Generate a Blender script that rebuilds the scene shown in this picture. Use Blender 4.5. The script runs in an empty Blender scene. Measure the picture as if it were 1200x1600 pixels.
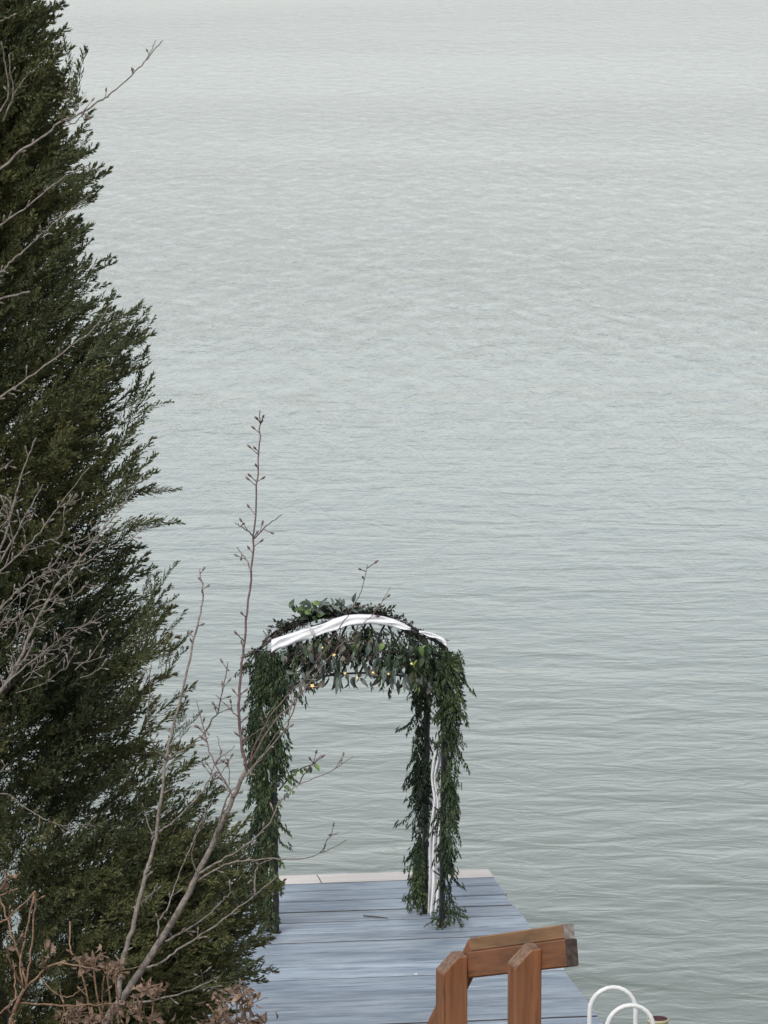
import bpy, math, random
import numpy as np
from mathutils import noise as mn
from mathutils import Vector, Matrix
random.seed(7); rng = np.random.default_rng(7)
R = math.radians
sc = bpy.context.scene
col = sc.collection

# ------------------------------------------------------------------ camera
F = 7000.0; PITCH = R(8.37); CAMZ = 7.75
cam_d = bpy.data.cameras.new('camera'); cam = bpy.data.objects.new('camera', cam_d); col.objects.link(cam)
cam.location = (0, 0, CAMZ); cam.rotation_euler = (math.pi / 2 - PITCH, 0, 0)
cam_d.sensor_fit = 'HORIZONTAL'; cam_d.sensor_width = 36; cam_d.lens = 36 * F / 1200
cam_d.clip_start = 0.5; cam_d.clip_end = 20000
sc.camera = cam
# ------------------------------------------------------------------ sky, sun, exposure
SUN_EL, SUN_AZ = R(48), R(205)          # azimuth clockwise from +Y
world = bpy.data.worlds.new('World'); sc.world = world; world.use_nodes = True
wn = world.node_tree.nodes; wl = world.node_tree.links
for n in list(wn): wn.remove(n)
sky = wn.new('ShaderNodeTexSky'); sky.sky_type = 'NISHITA'; sky.sun_disc = False
sky.sun_elevation = SUN_EL; sky.sun_rotation = SUN_AZ; sky.air_density = 1.0; sky.dust_density = 1.45; sky.ozone_density = 1.0
hs = wn.new('ShaderNodeHueSaturation'); hs.inputs['Saturation'].default_value = 0.27
bg = wn.new('ShaderNodeBackground'); bg.inputs['Strength'].default_value = 0.15
wo = wn.new('ShaderNodeOutputWorld')
wl.new(sky.outputs[0], hs.inputs['Color']); wl.new(hs.outputs[0], bg.inputs['Color']); wl.new(bg.outputs[0], wo.inputs[0])
sun_d = bpy.data.lights.new('sun', 'SUN'); sun_d.energy = 1.4; sun_d.angle = R(28); sun_d.color = (1, .96, .9)
sun = bpy.data.objects.new('sun', sun_d); col.objects.link(sun)
sd = Vector((math.sin(SUN_AZ) * math.cos(SUN_EL), math.cos(SUN_AZ) * math.cos(SUN_EL), math.sin(SUN_EL)))
sun.rotation_euler = sd.to_track_quat('Z', 'Y').to_euler()
sc.view_settings.view_transform = 'Standard'; sc.view_settings.look = 'None'
sc.view_settings.gamma = 1; sc.view_settings.use_curve_mapping = False
sc.view_settings.exposure = 0.44
sc.render.engine = 'CYCLES'
sc.cycles.max_bounces = 6

# ------------------------------------------------------------------ measuring helpers
def ray(px, py):
    a, b = (px - 600) / F, (800 - py) / F
    return Vector((a, math.cos(PITCH) + b * math.sin(PITCH), -math.sin(PITCH) + b * math.cos(PITCH)))
def P(px, py, D):                     # point seen at a photo position, D metres out
    r = ray(px, py); return Vector((0, 0, CAMZ)) + r * (D / r.y)
def G(px, py, z):                     # point seen at a photo position, at height z
    r = ray(px, py); return Vector((0, 0, CAMZ)) + r * ((z - CAMZ) / r.z)

# ------------------------------------------------------------------ object helpers
def mesh_np(name, verts, faces, mats, smooth=False, fcol=None):
    """faces: (n,k) int array or list of lists"""
    me = bpy.data.meshes.new(name)
    if isinstance(faces, np.ndarray):
        verts = np.asarray(verts, dtype=np.float32)
        n, k = faces.shape
        me.vertices.add(len(verts)); me.vertices.foreach_set('co', verts.ravel())
        me.loops.add(n * k); me.loops.foreach_set('vertex_index', faces.ravel().astype(np.int32))
        me.polygons.add(n); me.polygons.foreach_set('loop_start', np.arange(0, n * k, k, dtype=np.int32))
        me.polygons.foreach_set('loop_total', np.full(n, k, dtype=np.int32))
        me.update(calc_edges=True)
    else:
        me.from_pydata([tuple(v) for v in verts], [], faces); me.update()
    if smooth: me.polygons.foreach_set('use_smooth', [True] * len(me.polygons))
    if fcol is not None:
        at = me.attributes.new('tint', 'FLOAT', 'FACE'); at.data.foreach_set('value', np.asarray(fcol, dtype=np.float32))
    if not isinstance(mats, (list, tuple)): mats = [mats]
    for m in mats: me.materials.append(m)
    return me
def link(name, me, parent=None):
    o = bpy.data.objects.new(name, me); col.objects.link(o)
    if parent is not None:
        o.parent = parent; o.matrix_parent_inverse = Matrix.Translation(-parent.matrix_basis.translation) if parent.type == 'EMPTY' else Matrix.Identity(4)
    return o
def tag(o, label=None, cat=None, group=None, kind=None):
    if label: o['label'] = label
    if cat: o['category'] = cat
    if group: o['group'] = group
    if kind: o['kind'] = kind
    return o
def thing(name, loc, label, cat, group=None):
    o = bpy.data.objects.new(name, None); col.objects.link(o); o.location = loc; o.empty_display_size = .2
    return tag(o, label, cat, group)
def box_mesh(name, sx, sy, sz, mat, bev=.003):
    """box centred on origin with chamfered long edges (along x)"""
    y, z, x, b = sy / 2, sz / 2, sx / 2, bev
    ring = [(-y + b, -z), (y - b, -z), (y, -z + b), (y, z - b), (y - b, z), (-y + b, z), (-y, z - b), (-y, -z + b)]
    v = [(-x, a, c) for a, c in ring] + [(x, a, c) for a, c in ring]
    f = [[i, (i + 1) % 8, 8 + (i + 1) % 8, 8 + i] for i in range(8)] + [list(range(7, -1, -1)), list(range(8, 16))]
    return mesh_np(name, v, f, mat)
def beam(name, A, B, w, h, mat, parent, up=Vector((0, 0, 1)), bev=.004):
    A, B = Vector(A), Vector(B); d = B - A
    me = box_mesh(name, d.length, w, h, mat, bev)
    x = d.normalized(); y = up.cross(x).normalized(); z = x.cross(y)
    M = Matrix((x, y, z)).transposed().to_4x4(); M.translation = (A + B) / 2
    o = bpy.data.objects.new(name, me); col.objects.link(o)
    if parent is not None: o.parent = parent; M = Matrix.Translation(-parent.location) @ M
    o.matrix_basis = M
    return o
class Tubes:
    def __init__(s): s.v = []; s.f = []
    def add(s, pts, rad, n=6, cap=True):
        pts = [Vector(p) for p in pts]; base = len(s.v); m = len(pts)
        t0 = (pts[1] - pts[0]).normalized(); a = t0.orthogonal().normalized()
        for i, p in enumerate(pts):
            t = (pts[min(i + 1, m - 1)] - pts[max(i - 1, 0)]).normalized()
            a = (a - t * a.dot(t)).normalized(); b = t.cross(a)
            r = rad[i] if hasattr(rad, '__len__') else rad
            for k in range(n):
                an = 2 * math.pi * k / n; s.v.append(p + a * math.cos(an) * r + b * math.sin(an) * r)
        for i in range(m - 1):
            for k in range(n):
                k2 = (k + 1) % n
                s.f.append([base + i * n + k, base + i * n + k2, base + (i + 1) * n + k2, base + (i + 1) * n + k])
        if cap:
            s.f.append([base + k for k in range(n)][::-1]); s.f.append([base + (m - 1) * n + k for k in range(n)])
    def build(s, name, mat, parent=None, smooth=True):
        off = parent.location if parent is not None and parent.type == 'EMPTY' else Vector((0, 0, 0))
        me = mesh_np(name, [v - off for v in s.v], s.f, mat, smooth)
        o = bpy.data.objects.new(name, me); col.objects.link(o)
        if parent is not None: o.parent = parent
        return o
def catmull(pts, sub=4):
    pts = [Vector(p) for p in pts]
    if len(pts) < 3: 
        return [pts[0].lerp(pts[-1], i / sub) for i in range(sub + 1)]
    out = []; q = [pts[0] * 2 - pts[1]] + pts + [pts[-1] * 2 - pts[-2]]
    for i in range(1, len(q) - 2):
        for k in range(sub):
            t = k / sub; a, b, c, d = q[i - 1], q[i], q[i + 1], q[i + 2]
            out.append(.5 * ((2 * b) + (c - a) * t + (2 * a - 5 * b + 4 * c - d) * t * t + (3 * b - a - 3 * c + d) * t ** 3))
    out.append(pts[-1]); return out

# ------------------------------------------------------------------ materials
def mat_base(name):
    m = bpy.data.materials.new(name); m.use_nodes = True; nt = m.node_tree
    return m, nt, nt.nodes['Principled BSDF']
def N(nt, typ, **kw):
    n = nt.nodes.new(typ)
    for k, v in kw.items():
        if k in n.inputs: n.inputs[k].default_value = v
        else: setattr(n, k, v)
    return n
def ramp(nt, src, stops):
    r = nt.nodes.new('ShaderNodeValToRGB'); e = r.color_ramp.elements
    while len(e) < len(stops): e.new(.5)
    for el, (p, c) in zip(e, stops): el.position = p; el.color = (*c, 1)
    nt.links.new(src, r.inputs[0]); return r
def simple(name, c1, c2, scale=30, rough=.7, bump=.0, stretch=(1, 1, 1), rand=0, detail=4, lo=.35, hi=.65, **kw):
    m, nt, b = mat_base(name)
    tc = N(nt, 'ShaderNodeTexCoord'); mp = N(nt, 'ShaderNodeMapping'); mp.inputs['Scale'].default_value = stretch
    nt.links.new(tc.outputs['Object'], mp.inputs[0])
    if rand:
        oi = N(nt, 'ShaderNodeObjectInfo'); mu = N(nt, 'ShaderNodeMath', operation='MULTIPLY'); mu.inputs[1].default_value = 37.0
        nt.links.new(oi.outputs['Random'], mu.inputs[0]); nt.links.new(mu.outputs[0], mp.inputs['Location'])
    no = N(nt, 'ShaderNodeTexNoise', Scale=scale, Detail=detail, Roughness=.6)
    nt.links.new(mp.outputs[0], no.inputs['Vector'])
    r = ramp(nt, no.outputs[0], [(lo, c1), (hi, c2)])
    out = r.outputs[0]
    if rand:
        h = N(nt, 'ShaderNodeHueSaturation'); mr = N(nt, 'ShaderNodeMapRange'); mr.inputs[3].default_value = 1 - rand; mr.inputs[4].default_value = 1 + rand
        nt.links.new(oi.outputs['Random'], mr.inputs[0]); nt.links.new(mr.outputs[0], h.inputs['Value']); nt.links.new(out, h.inputs['Color']); out = h.outputs[0]
    nt.links.new(out, b.inputs['Base Color']); b.inputs['Roughness'].default_value = rough
    if bump:
        bp = N(nt, 'ShaderNodeBump', Strength=bump, Distance=.01); nt.links.new(no.outputs[0], bp.inputs['Height']); nt.links.new(bp.outputs[0], b.inputs['Normal'])
    for k, v in kw.items(): b.inputs[k.replace('_', ' ')].default_value = v
    return m
def foliage_mat(name, stops, rough=.65, trans=.12):
    """colour of each small leaf from its own tint value"""
    m, nt, b = mat_base(name)
    at = N(nt, 'ShaderNodeAttribute'); at.attribute_name = 'tint'
    r = ramp(nt, at.outputs['Fac'], stops)
    nt.links.new(r.outputs[0], b.inputs['Base Color']); b.inputs['Roughness'].default_value = rough
    b.inputs['Specular IOR Level'].default_value = .3
    tr = N(nt, 'ShaderNodeBsdfTranslucent'); mx = N(nt, 'ShaderNodeMixShader'); mx.inputs[0].default_value = trans
    nt.links.new(r.outputs[0], tr.inputs[0]); nt.links.new(b.outputs[0], mx.inputs[1]); nt.links.new(tr.outputs[0], mx.inputs[2])
    nt.links.new(mx.outputs[0], nt.nodes['Material Output'].inputs[0])
    return m

M = {}
M['cedar'] = foliage_mat('cedar_foliage', [(0, (.025, .037, .024)), (.4, (.076, .090, .040)), (.8, (.145, .15, .058)), (1, (.17, .13, .065))])
M['garland'] = foliage_mat('garland_green', [(0, (.014, .023, .016)), (.45, (.040, .064, .032)), (.85, (.115, .150, .058)), (1, (.20, .24, .12))])
M['vine'] = foliage_mat('dark_vine', [(0, (.015, .012, .014)), (.6, (.035, .026, .03)), (1, (.06, .09, .04))])
M['bark'] = simple('cedar_bark', (.04, .03, .024), (.10, .078, .062), 20, .9, .6, (4, 4, .6))
M['twig'] = simple('grey_twig_bark', (.09, .076, .066), (.24, .205, .18), 60, .75, .3)
M['twig_red'] = simple('reddish_twig_bark', (.09, .055, .055), (.19, .13, .125), 60, .7, .3)
M['cane'] = simple('dry_cane', (.12, .068, .042), (.27, .165, .105), 60, .7, .3)
M['deadleaf'] = simple('dry_leaf', (.085, .055, .038), (.26, .175, .12), 25, .75, .3, rand=.35)
M['iron'] = simple('black_iron', (.008, .008, .010), (.02, .02, .022), 40, .45)
M['sage'] = simple('sage_leaf', (.055, .075, .062), (.125, .15, .13), 20, .55, .2, rand=.55)
M['brownleaf'] = simple('brown_green_leaf', (.05, .046, .034), (.16, .135, .11), 20, .55, .2, rand=.5)
M['darkleaf'] = simple('dark_green_leaf', (.02, .035, .022), (.055, .085, .045), 20, .4, .2, rand=.4)
M['freshleaf'] = simple('fresh_green_leaf', (.07, .12, .035), (.16, .24, .08), 20, .45, .2, rand=.3)
M['white'] = simple('white_cloth', (.80, .80, .82), (.88, .88, .89), 8, .8, .15)
M['tube_white'] = simple('white_coated_tube', (.74, .75, .72), (.84, .84, .80), 15, .25)
M['pipe'] = simple('cream_pipe', (.42, .38, .22), (.58, .52, .34), 12, .6, .1)
M['pipe_in'] = simple('pipe_dark_lining', (.045, .012, .015), (.07, .02, .022), 12, .7)
M['steel'] = simple('galvanised', (.35, .36, .37), (.5, .5, .52), 25, .45)
M['soil'] = simple('bank_soil', (.06, .05, .035), (.14, .12, .075), 1.6, .95, .8, detail=8)
def star_mat():
    m, nt, b = mat_base('warm_star_light'); b.inputs['Base Color'].default_value = (.8, .62, .25, 1)
    b.inputs['Emission Color'].default_value = (1, .75, .28, 1); b.inputs['Emission Strength'].default_value = .35; return m
M['star'] = star_mat()

def wood(name, dark, light, streak=9, rough=.6, rand=.1, weather=None):
    m, nt, b = mat_base(name)
    tc = N(nt, 'ShaderNodeTexCoord'); mp = N(nt, 'ShaderNodeMapping'); mp.inputs['Scale'].default_value = (1.1, 14, 14)
    oi = N(nt, 'ShaderNodeObjectInfo'); mu = N(nt, 'ShaderNodeMath', operation='MULTIPLY'); mu.inputs[1].default_value = 91.
    nt.links.new(oi.outputs['Random'], mu.inputs[0]); nt.links.new(mu.outputs[0], mp.inputs['Location'])
    nt.links.new(tc.outputs['Object'], mp.inputs[0])
    no = N(nt, 'ShaderNodeTexNoise', Scale=streak / 6, Detail=7, Roughness=.65, Distortion=.5)
    nt.links.new(mp.outputs[0], no.inputs['Vector'])
    r = ramp(nt, no.outputs[0], [(.3, dark), (.72, light)]); out = r.outputs[0]
    if weather:
        mp2 = N(nt, 'ShaderNodeMapping'); mp2.inputs['Scale'].default_value = weather[2]; nt.links.new(tc.outputs['Object'], mp2.inputs[0]); nt.links.new(mu.outputs[0], mp2.inputs['Location'])
        n2 = N(nt, 'ShaderNodeTexNoise', Scale=1.0, Detail=6, Roughness=.7); nt.links.new(mp2.outputs[0], n2.inputs['Vector'])
        r2 = ramp(nt, n2.outputs[0], [(weather[3], (0, 0, 0)), (weather[4], (1, 1, 1))])
        mx = N(nt, 'ShaderNodeMix', data_type='RGBA'); mx.inputs['B'].default_value = (0, 0, 0, 1)
        sm = N(nt, 'ShaderNodeMath', operation='MULTIPLY'); sm.inputs[1].default_value = weather[1]
        nt.links.new(r2.outputs[0], sm.inputs[0]); nt.links.new(sm.outputs[0], mx.inputs[0])
        nt.links.new(out, mx.inputs[6]); mx.inputs[7].default_value = (*weather[0], 1); out = mx.outputs[2]
    h = N(nt, 'ShaderNodeHueSaturation'); mr = N(nt, 'ShaderNodeMapRange'); mr.inputs[3].default_value = 1 - rand; mr.inputs[4].default_value = 1 + rand
    nt.links.new(oi.outputs['Random'], mr.inputs[0]); nt.links.new(mr.outputs[0], h.inputs['Value']); nt.links.new(out, h.inputs['Color'])
    nt.links.new(h.outputs[0], b.inputs['Base Color']); b.inputs['Roughness'].default_value = rough
    bp = N(nt, 'ShaderNodeBump', Strength=.5, Distance=.004); nt.links.new(no.outputs[0], bp.inputs['Height']); nt.links.new(bp.outputs[0], b.inputs['Normal'])
    return m
M['dock'] = wood('weathered_blue_grey_board', (.085, .115, .155), (.34, .40, .47), 10, .5, .17, ((.46, .52, .57), .6, (1.6, 8, 3), .46, .68))
M['dock_pale'] = wood('pale_new_board', (.50, .46, .42), (.70, .66, .62), 9, .7, .03)
M['dock_under_and_gap_shade'] = wood('wet_timber_and_gap_shade', (.06, .055, .05), (.14, .12, .10), 9, .8)  # wet understructure timber; also the painted shade on board sides
M['stain'] = wood('brown_stained_timber', (.135, .052, .023), (.30, .125, .052), 12, .6, .10, ((.05, .028, .018), .8, (2.2, 60, 60), .56, .66))
M['stain_worn'] = wood('worn_brown_timber', (.15, .078, .036), (.34, .19, .09), 12, .6, .05, ((.10, .07, .05), .7, (2, 30, 30), .5, .66))
M['endgrain'] = simple('dark_end_grain', (.025, .016, .013), (.07, .05, .04), 60, .9, .4)
M['endgrain_brown'] = simple('brown_end_grain', (.12, .065, .04), (.24, .15, .10), 60, .85, .4)
M['endgrain_grey'] = simple('grey_end_grain', (.13, .11, .10), (.25, .22, .20), 60, .9, .4)

def water_mat():
    m, nt, b = mat_base('lake_water')
    tc = N(nt, 'ShaderNodeTexCoord')
    def noise(scale, st, detail=3, rough=.5, dist=0, rot=0):
        mp = N(nt, 'ShaderNodeMapping'); mp.inputs['Scale'].default_value = (st[0], st[1], 1); mp.inputs['Rotation'].default_value = (0, 0, rot)
        nt.links.new(tc.outputs['Object'], mp.inputs[0])
        n = N(nt, 'ShaderNodeTexNoise', Scale=scale, Detail=detail, Roughness=rough, Distortion=dist)
        nt.links.new(mp.outputs[0], n.inputs['Vector']); return n.outputs[0]
    def mul(a, k):
        x = N(nt, 'ShaderNodeMath', operation='MULTIPLY'); nt.links.new(a, x.inputs[0])
        if isinstance(k, float): x.inputs[1].default_value = k
        else: nt.links.new(k, x.inputs[1])
        return x.outputs[0]
    def add(a, c):
        x = N(nt, 'ShaderNodeMath', operation='ADD'); nt.links.new(a, x.inputs[0]); nt.links.new(c, x.inputs[1]); return x.outputs[0]
    swell = noise(.9, (.75, 1.25), 2, .45, .6, R(8))
    chop = noise(2.6, (.8, 1.2), 3, .55, .8, R(-6))
    rip = noise(9.0, (.8, 1.1), 3, .55, .4, R(5))
    big = noise(.035, (.5, 1), 3, .5, .5)        # cat's paws
    amp = N(nt, 'ShaderNodeMapRange'); amp.inputs[1].default_value = .35; amp.inputs[2].default_value = .65; amp.inputs[3].default_value = .65; amp.inputs[4].default_value = 1.25
    nt.links.new(big, amp.inputs[0])
    farw = noise(1.0, (2.1, .50), 5, .6, .9, R(4)); farb = noise(.30, (.9, .28), 3, .55, .6, R(-5))
    sx = N(nt, 'ShaderNodeSeparateXYZ'); nt.links.new(tc.outputs['Object'], sx.inputs[0])
    nearf = N(nt, 'ShaderNodeMapRange', interpolation_type='SMOOTHSTEP'); nearf.inputs[1].default_value = 34; nearf.inputs[2].default_value = 95; nearf.inputs[3].default_value = 1; nearf.inputs[4].default_value = .6
    farf = N(nt, 'ShaderNodeMapRange', interpolation_type='SMOOTHSTEP'); farf.inputs[1].default_value = 36; farf.inputs[2].default_value = 85; farf.inputs[3].default_value = 0; farf.inputs[4].default_value = 1
    nt.links.new(sx.outputs[1], nearf.inputs[0]); nt.links.new(sx.outputs[1], farf.inputs[0])
    hn = add(add(mul(swell, .026), mul(chop, .0115)), mul(rip, .0020))
    fart = noise(2.6, (1.7, .40), 4, .65, .6, R(-3)); hf = add(add(mul(farw, .085), mul(farb, .022)), mul(fart, .055))
    h = add(mul(hn, nearf.outputs[0]), mul(hf, farf.outputs[0]))
    h = mul(h, amp.outputs[0])
    bp = N(nt, 'ShaderNodeBump', Strength=1.0, Distance=1.0); nt.links.new(h, bp.inputs['Height'])
    nt.links.new(bp.outputs[0], b.inputs['Normal'])
    r = ramp(nt, big, [(.3, (.104, .136, .100)), (.7, (.119, .146, .113))])
    nt.links.new(r.outputs[0], b.inputs['Base Color'])
    b.inputs['Roughness'].default_value = .09; b.inputs['IOR'].default_value = 1.33
    return m
M['water'] = water_mat()

# ------------------------------------------------------------------ setting: water and bank
def sheet(name, x0, x1, y0, y1, z, mat):
    return link(name, mesh_np(name, [(x0, y0, z), (x1, y0, z), (x1, y1, z), (x0, y1, z)], [[0, 1, 2, 3]], mat))
tag(sheet('water', -6000, 6000, -60, 9000, 0, M['water']), kind='structure')
def ground_z(x, y):
    ys = [-60, 0, 8, 13, 19, 23, 25.6, 27.5, 30]; zs = [7.2, 6.0, 4.6, 3.35, 1.7, .75, .12, -.5, -1.2]
    z = float(np.interp(y, ys, zs))
    return z + .10 * math.sin(x * .9 + y * .6) * math.sin(x * .31 - y * .43 + 1) + .04 * math.sin(x * 3.1 + y * 2.2)
xs = np.linspace(-70, 70, 141); ys_ = np.concatenate([np.linspace(-60, -2, 24), np.linspace(-1, 30, 63)])
gv = [(x, y, ground_z(x, y)) for y in ys_ for x in xs]; nx = len(xs)
gf = [[j * nx + i, j * nx + i + 1, (j + 1) * nx + i + 1, (j + 1) * nx + i] for j in range(len(ys_) - 1) for i in range(nx - 1)]
tag(link('hillside', mesh_np('hillside', gv, gf, M['soil'], True)), kind='structure')

# ------------------------------------------------------------------ dock
DZ = .45
E0 = G(760, 1358, DZ); E1 = G(945, 1600, DZ)                     # right edge of the dock, far and near
u = (E1 - E0).normalized()                                      # along the dock, towards the shore
bl = G(445, 1425, DZ) ; br = G(790, 1415.5, DZ)
v = Vector((-u.y, u.x, 0)); v = v if v.x < 0 else -v            # across, to the left
W = 2.45
dock = thing('wooden_dock', (E0.x, E0.y, 0), 'long dock of weathered blue grey boards running out into the lake under the arch', 'dock')
def on_dock(px, py): return G(px, py, DZ)
def along(py, px=600):                                          # distance from the far end of a board line seen at (px, py)
    return (G(px, py, DZ) - E0).dot(u)
lines_px = [(600, 1363.5), (600, 1376.5), (600, 1389), (600, 1404.5), (600, 1420.5), (600, 1437), (600, 1454), (600, 1468.5),
            (600, 1486), (600, 1505), (600, 1526), (600, 1547), (600, 1571), (725, 1595.5)]
edges = [along(y, x) for x, y in lines_px]
shift = edges[0]; edges = [e - shift for e in edges]
pitch = .27
while edges[-1] < 7.2: edges.append(edges[-1] + pitch * random.uniform(.95, 1.05))
wide = {4: .050, 7: .045, 13: .050, 2: .024, 9: .02, 11: .022}
def put_board(i, a0, a1, l0, l1, mat, dz=0):
    g0 = wide.get(i, .012) / 2; g1 = wide.get(i + 1, .012) / 2
    me = box_mesh('board', l1 - l0, (a1 - a0) - g0 - g1, .04, mat, .005)
    me.materials.append(M['dock_under_and_gap_shade'])
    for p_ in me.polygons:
        if p_.normal.z < .5: p_.material_index = 1  # sides coloured dark: shade of the gaps painted on, not damp
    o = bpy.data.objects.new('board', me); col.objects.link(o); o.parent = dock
    x = -v; y = Vector((0, 0, 1)).cross(x); z = Vector((0, 0, 1))
    Mx = Matrix((x, y, z)).transposed().to_4x4()
    c = E0 + u * ((a0 + g0 + a1 - g1) / 2) + v * ((l0 + l1) / 2); c.z = DZ - .02 + dz
    o.matrix_basis = Matrix.Translation(-dock.location) @ Matrix.Translation(c) @ Mx @ Matrix.Rotation(random.uniform(-.0012, .0012), 4, 'Z') @ Matrix.Rotation(random.uniform(-.006, .006), 4, 'X')
    return o
for i in range(len(edges) - 1):
    dz = random.uniform(-.003, .003); e = random.uniform(-.012, .012)
    if i == 0:
        for a, b_ in ((-.01, 1.24), (1.247, W)):
            o = put_board(i, edges[0], edges[1], a, b_, M['dock_pale'], .004); o['label'] = 'pale newer end board'
    else:
        put_board(i, edges[i], edges[i + 1], e, W + e, M['dock'], dz)
L = edges[-1]
for s in (.06, W / 2, W - .06):
    a = E0 + u * .05 + v * s; b_ = E0 + u * L + v * s; a.z = b_.z = DZ - .045 - .09
    beam('stringer', a, b_, .045, .17, M['dock_under_and_gap_shade'], dock)
for t in (.3, 3.0, 5.7):
    for s in (.10, W - .10):
        p = E0 + u * t + v * s
        tb = Tubes(); tb.add([(p.x, p.y, -1.4), (p.x, p.y, DZ - .05)], .075, 12); tb.build('piling', M['dock_under_and_gap_shade'], dock)
p = on_dock(650, 1523); tb = Tubes(); tb.add([(p.x, p.y, DZ + .0), (p.x, p.y, DZ + .008)], .012, 10)
o = tb.build('bolt_head', M['tube_white'], dock, False); o['label'] = 'small white bolt cap'
tb = Tubes(); tb.add([on_dock(568, 1433.5) + Vector((0, 0, .012)), on_dock(585, 1435.5) + Vector((0, 0, .014)), on_dock(606, 1436.5) + Vector((0, 0, .01))], [.005, .006, .003], 6)
tag(tb.build('fallen_twig', M['bark']), 'thin dark twig lying alone on the grey boards beneath the arch', 'twig')

# ------------------------------------------------------------------ swim ladder and pipe
hoop_h = .46
lad_base = G(962, 1650, DZ)
lad = thing('swim_ladder', (lad_base.x, lad_base.y, DZ), 'white tubular swim ladder with two looped handrails at the right edge of the dock', 'ladder')
across = -v
def hoop_pts(px_c, py_top, w=.285):
    # apex of this loop
    yref = py_top + 110
    base = G(px_c, yref, DZ)
    for _ in range(8):
        r = ray(px_c, py_top); t = base.y / r.y; z = CAMZ + r.z * t
        base = base + Vector((0, (DZ + hoop_h - z) * -3.0, 0)); base.x = (px_c - 600) / F * (base.y / math.cos(PITCH)) * 1.0
    r_ = w / 2; pts = []
    for z in (DZ + .0, DZ + hoop_h * .35, DZ + hoop_h - r_): pts.append(base - across * r_ + Vector((0, 0, z - base.z)))
    for k in range(1, 12):
        a = math.pi - math.pi * k / 12
        pts.append(base + across * math.cos(a) * r_ + Vector((0, 0, DZ + hoop_h - r_ + math.sin(a) * r_ - base.z)))
    for z in (DZ + hoop_h - r_, DZ, -.2, -.8): pts.append(base + across * r_ + Vector((0, 0, z - base.z)))
    return pts
ends = []
for (px, py) in ((963, 1543), (991, 1571)):
    pts = hoop_pts(px, py); tb = Tubes(); tb.add(pts, .0145, 12); tb.build('handrail', M['tube_white'], lad)
    ends.append(pts[-3]); f0 = pts[0]
    tb = Tubes(); tb.add([f0 + Vector((0, 0, .0)), f0 + Vector((0, 0, .012))], .038, 12); tb.build('foot_flange', M['steel'], lad, False)
for z in (.12, -.15, -.42):
    a, b_ = Vector(ends[0]), Vector(ends[1]); a.z = b_.z = z
    beam('step', a, b_, .08, .03, M['tube_white'], lad)
pc = G(1028, 1593, DZ + .22)
prof = [(.062, -1.6), (.062, .655), (.066, .66), (.066, .675), (.052, .675), (.050, .60)]
def lathe(name, prof, c, mat, parent=None, n=24, z0=0):
    vs, fs = [], []
    for r_, z in prof:
        for k in range(n):
            a = 2 * math.pi * k / n; vs.append((r_ * math.cos(a), r_ * math.sin(a), z))
    for i in range(len(prof) - 1):
        for k in range(n): fs.append([i * n + k, i * n + (k + 1) % n, (i + 1) * n + (k + 1) % n, (i + 1) * n + k])
    fs.append([(len(prof) - 1) * n + k for k in range(n)])
    o = link(name, mesh_np(name, vs, fs, mat, True))
    for p_ in o.data.polygons: p_.use_smooth = len(p_.vertices) == 4
    o.location = c
    if parent is not None: o.parent = parent; o.location = Vector(c) - parent.location
    return o
pipe = thing('mooring_pipe', (pc.x, pc.y, 0), 'upright cream hollow pipe with dark red mouth right of the swim ladder', 'pipe')
lathe('pipe_shaft', prof, (pc.x, pc.y, 0), M['pipe'], pipe)
lathe('lining', [(.060, .6755), (.060, .678), (.046, .679), (.044, .655), (.001, .655)], (pc.x, pc.y, 0), M['pipe_in'], pipe)

# ------------------------------------------------------------------ stair handrail in brown timber
far = P(731, 1508, 14.8); near = P(884, 1489, 13.7)
hr = thing('stair_handrail', (far.x, far.y, ground_z(far.x, far.y)), 'brown stained timber handrail with two chamfered posts at the bottom edge', 'handrail')
ax = (near - far).normalized(); dh = Vector((ax.x, ax.y, 0)).normalized(); lf = Vector((0, 0, 1)).cross(dh)  # left of travel towards camera
right = Vector((-dh.y, dh.x, 0)); right = right if right.x > 0 else -right
cr = right * .019
beam('rail', far + cr, near + cr, .038, .087, M['stain'], hr)
upv = ax.cross(right); upv = upv if upv.z > 0 else -upv
cap_off = cr + right * .010 + upv * (.0435 + .0245)
beam('cap_rail', far + cap_off + ax * .0, near + cap_off - ax * .05, .034, .047, M['stain_worn'], hr)
# weathered sawn ends
beam('sawn_end', near + cr, near + cr + ax * .006, .0375, .0865, M['endgrain'], hr)
beam('sawn_end', near + cap_off - ax * .05, near + cap_off - ax * .044, .0335, .0465, M['endgrain_grey'], hr)
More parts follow.
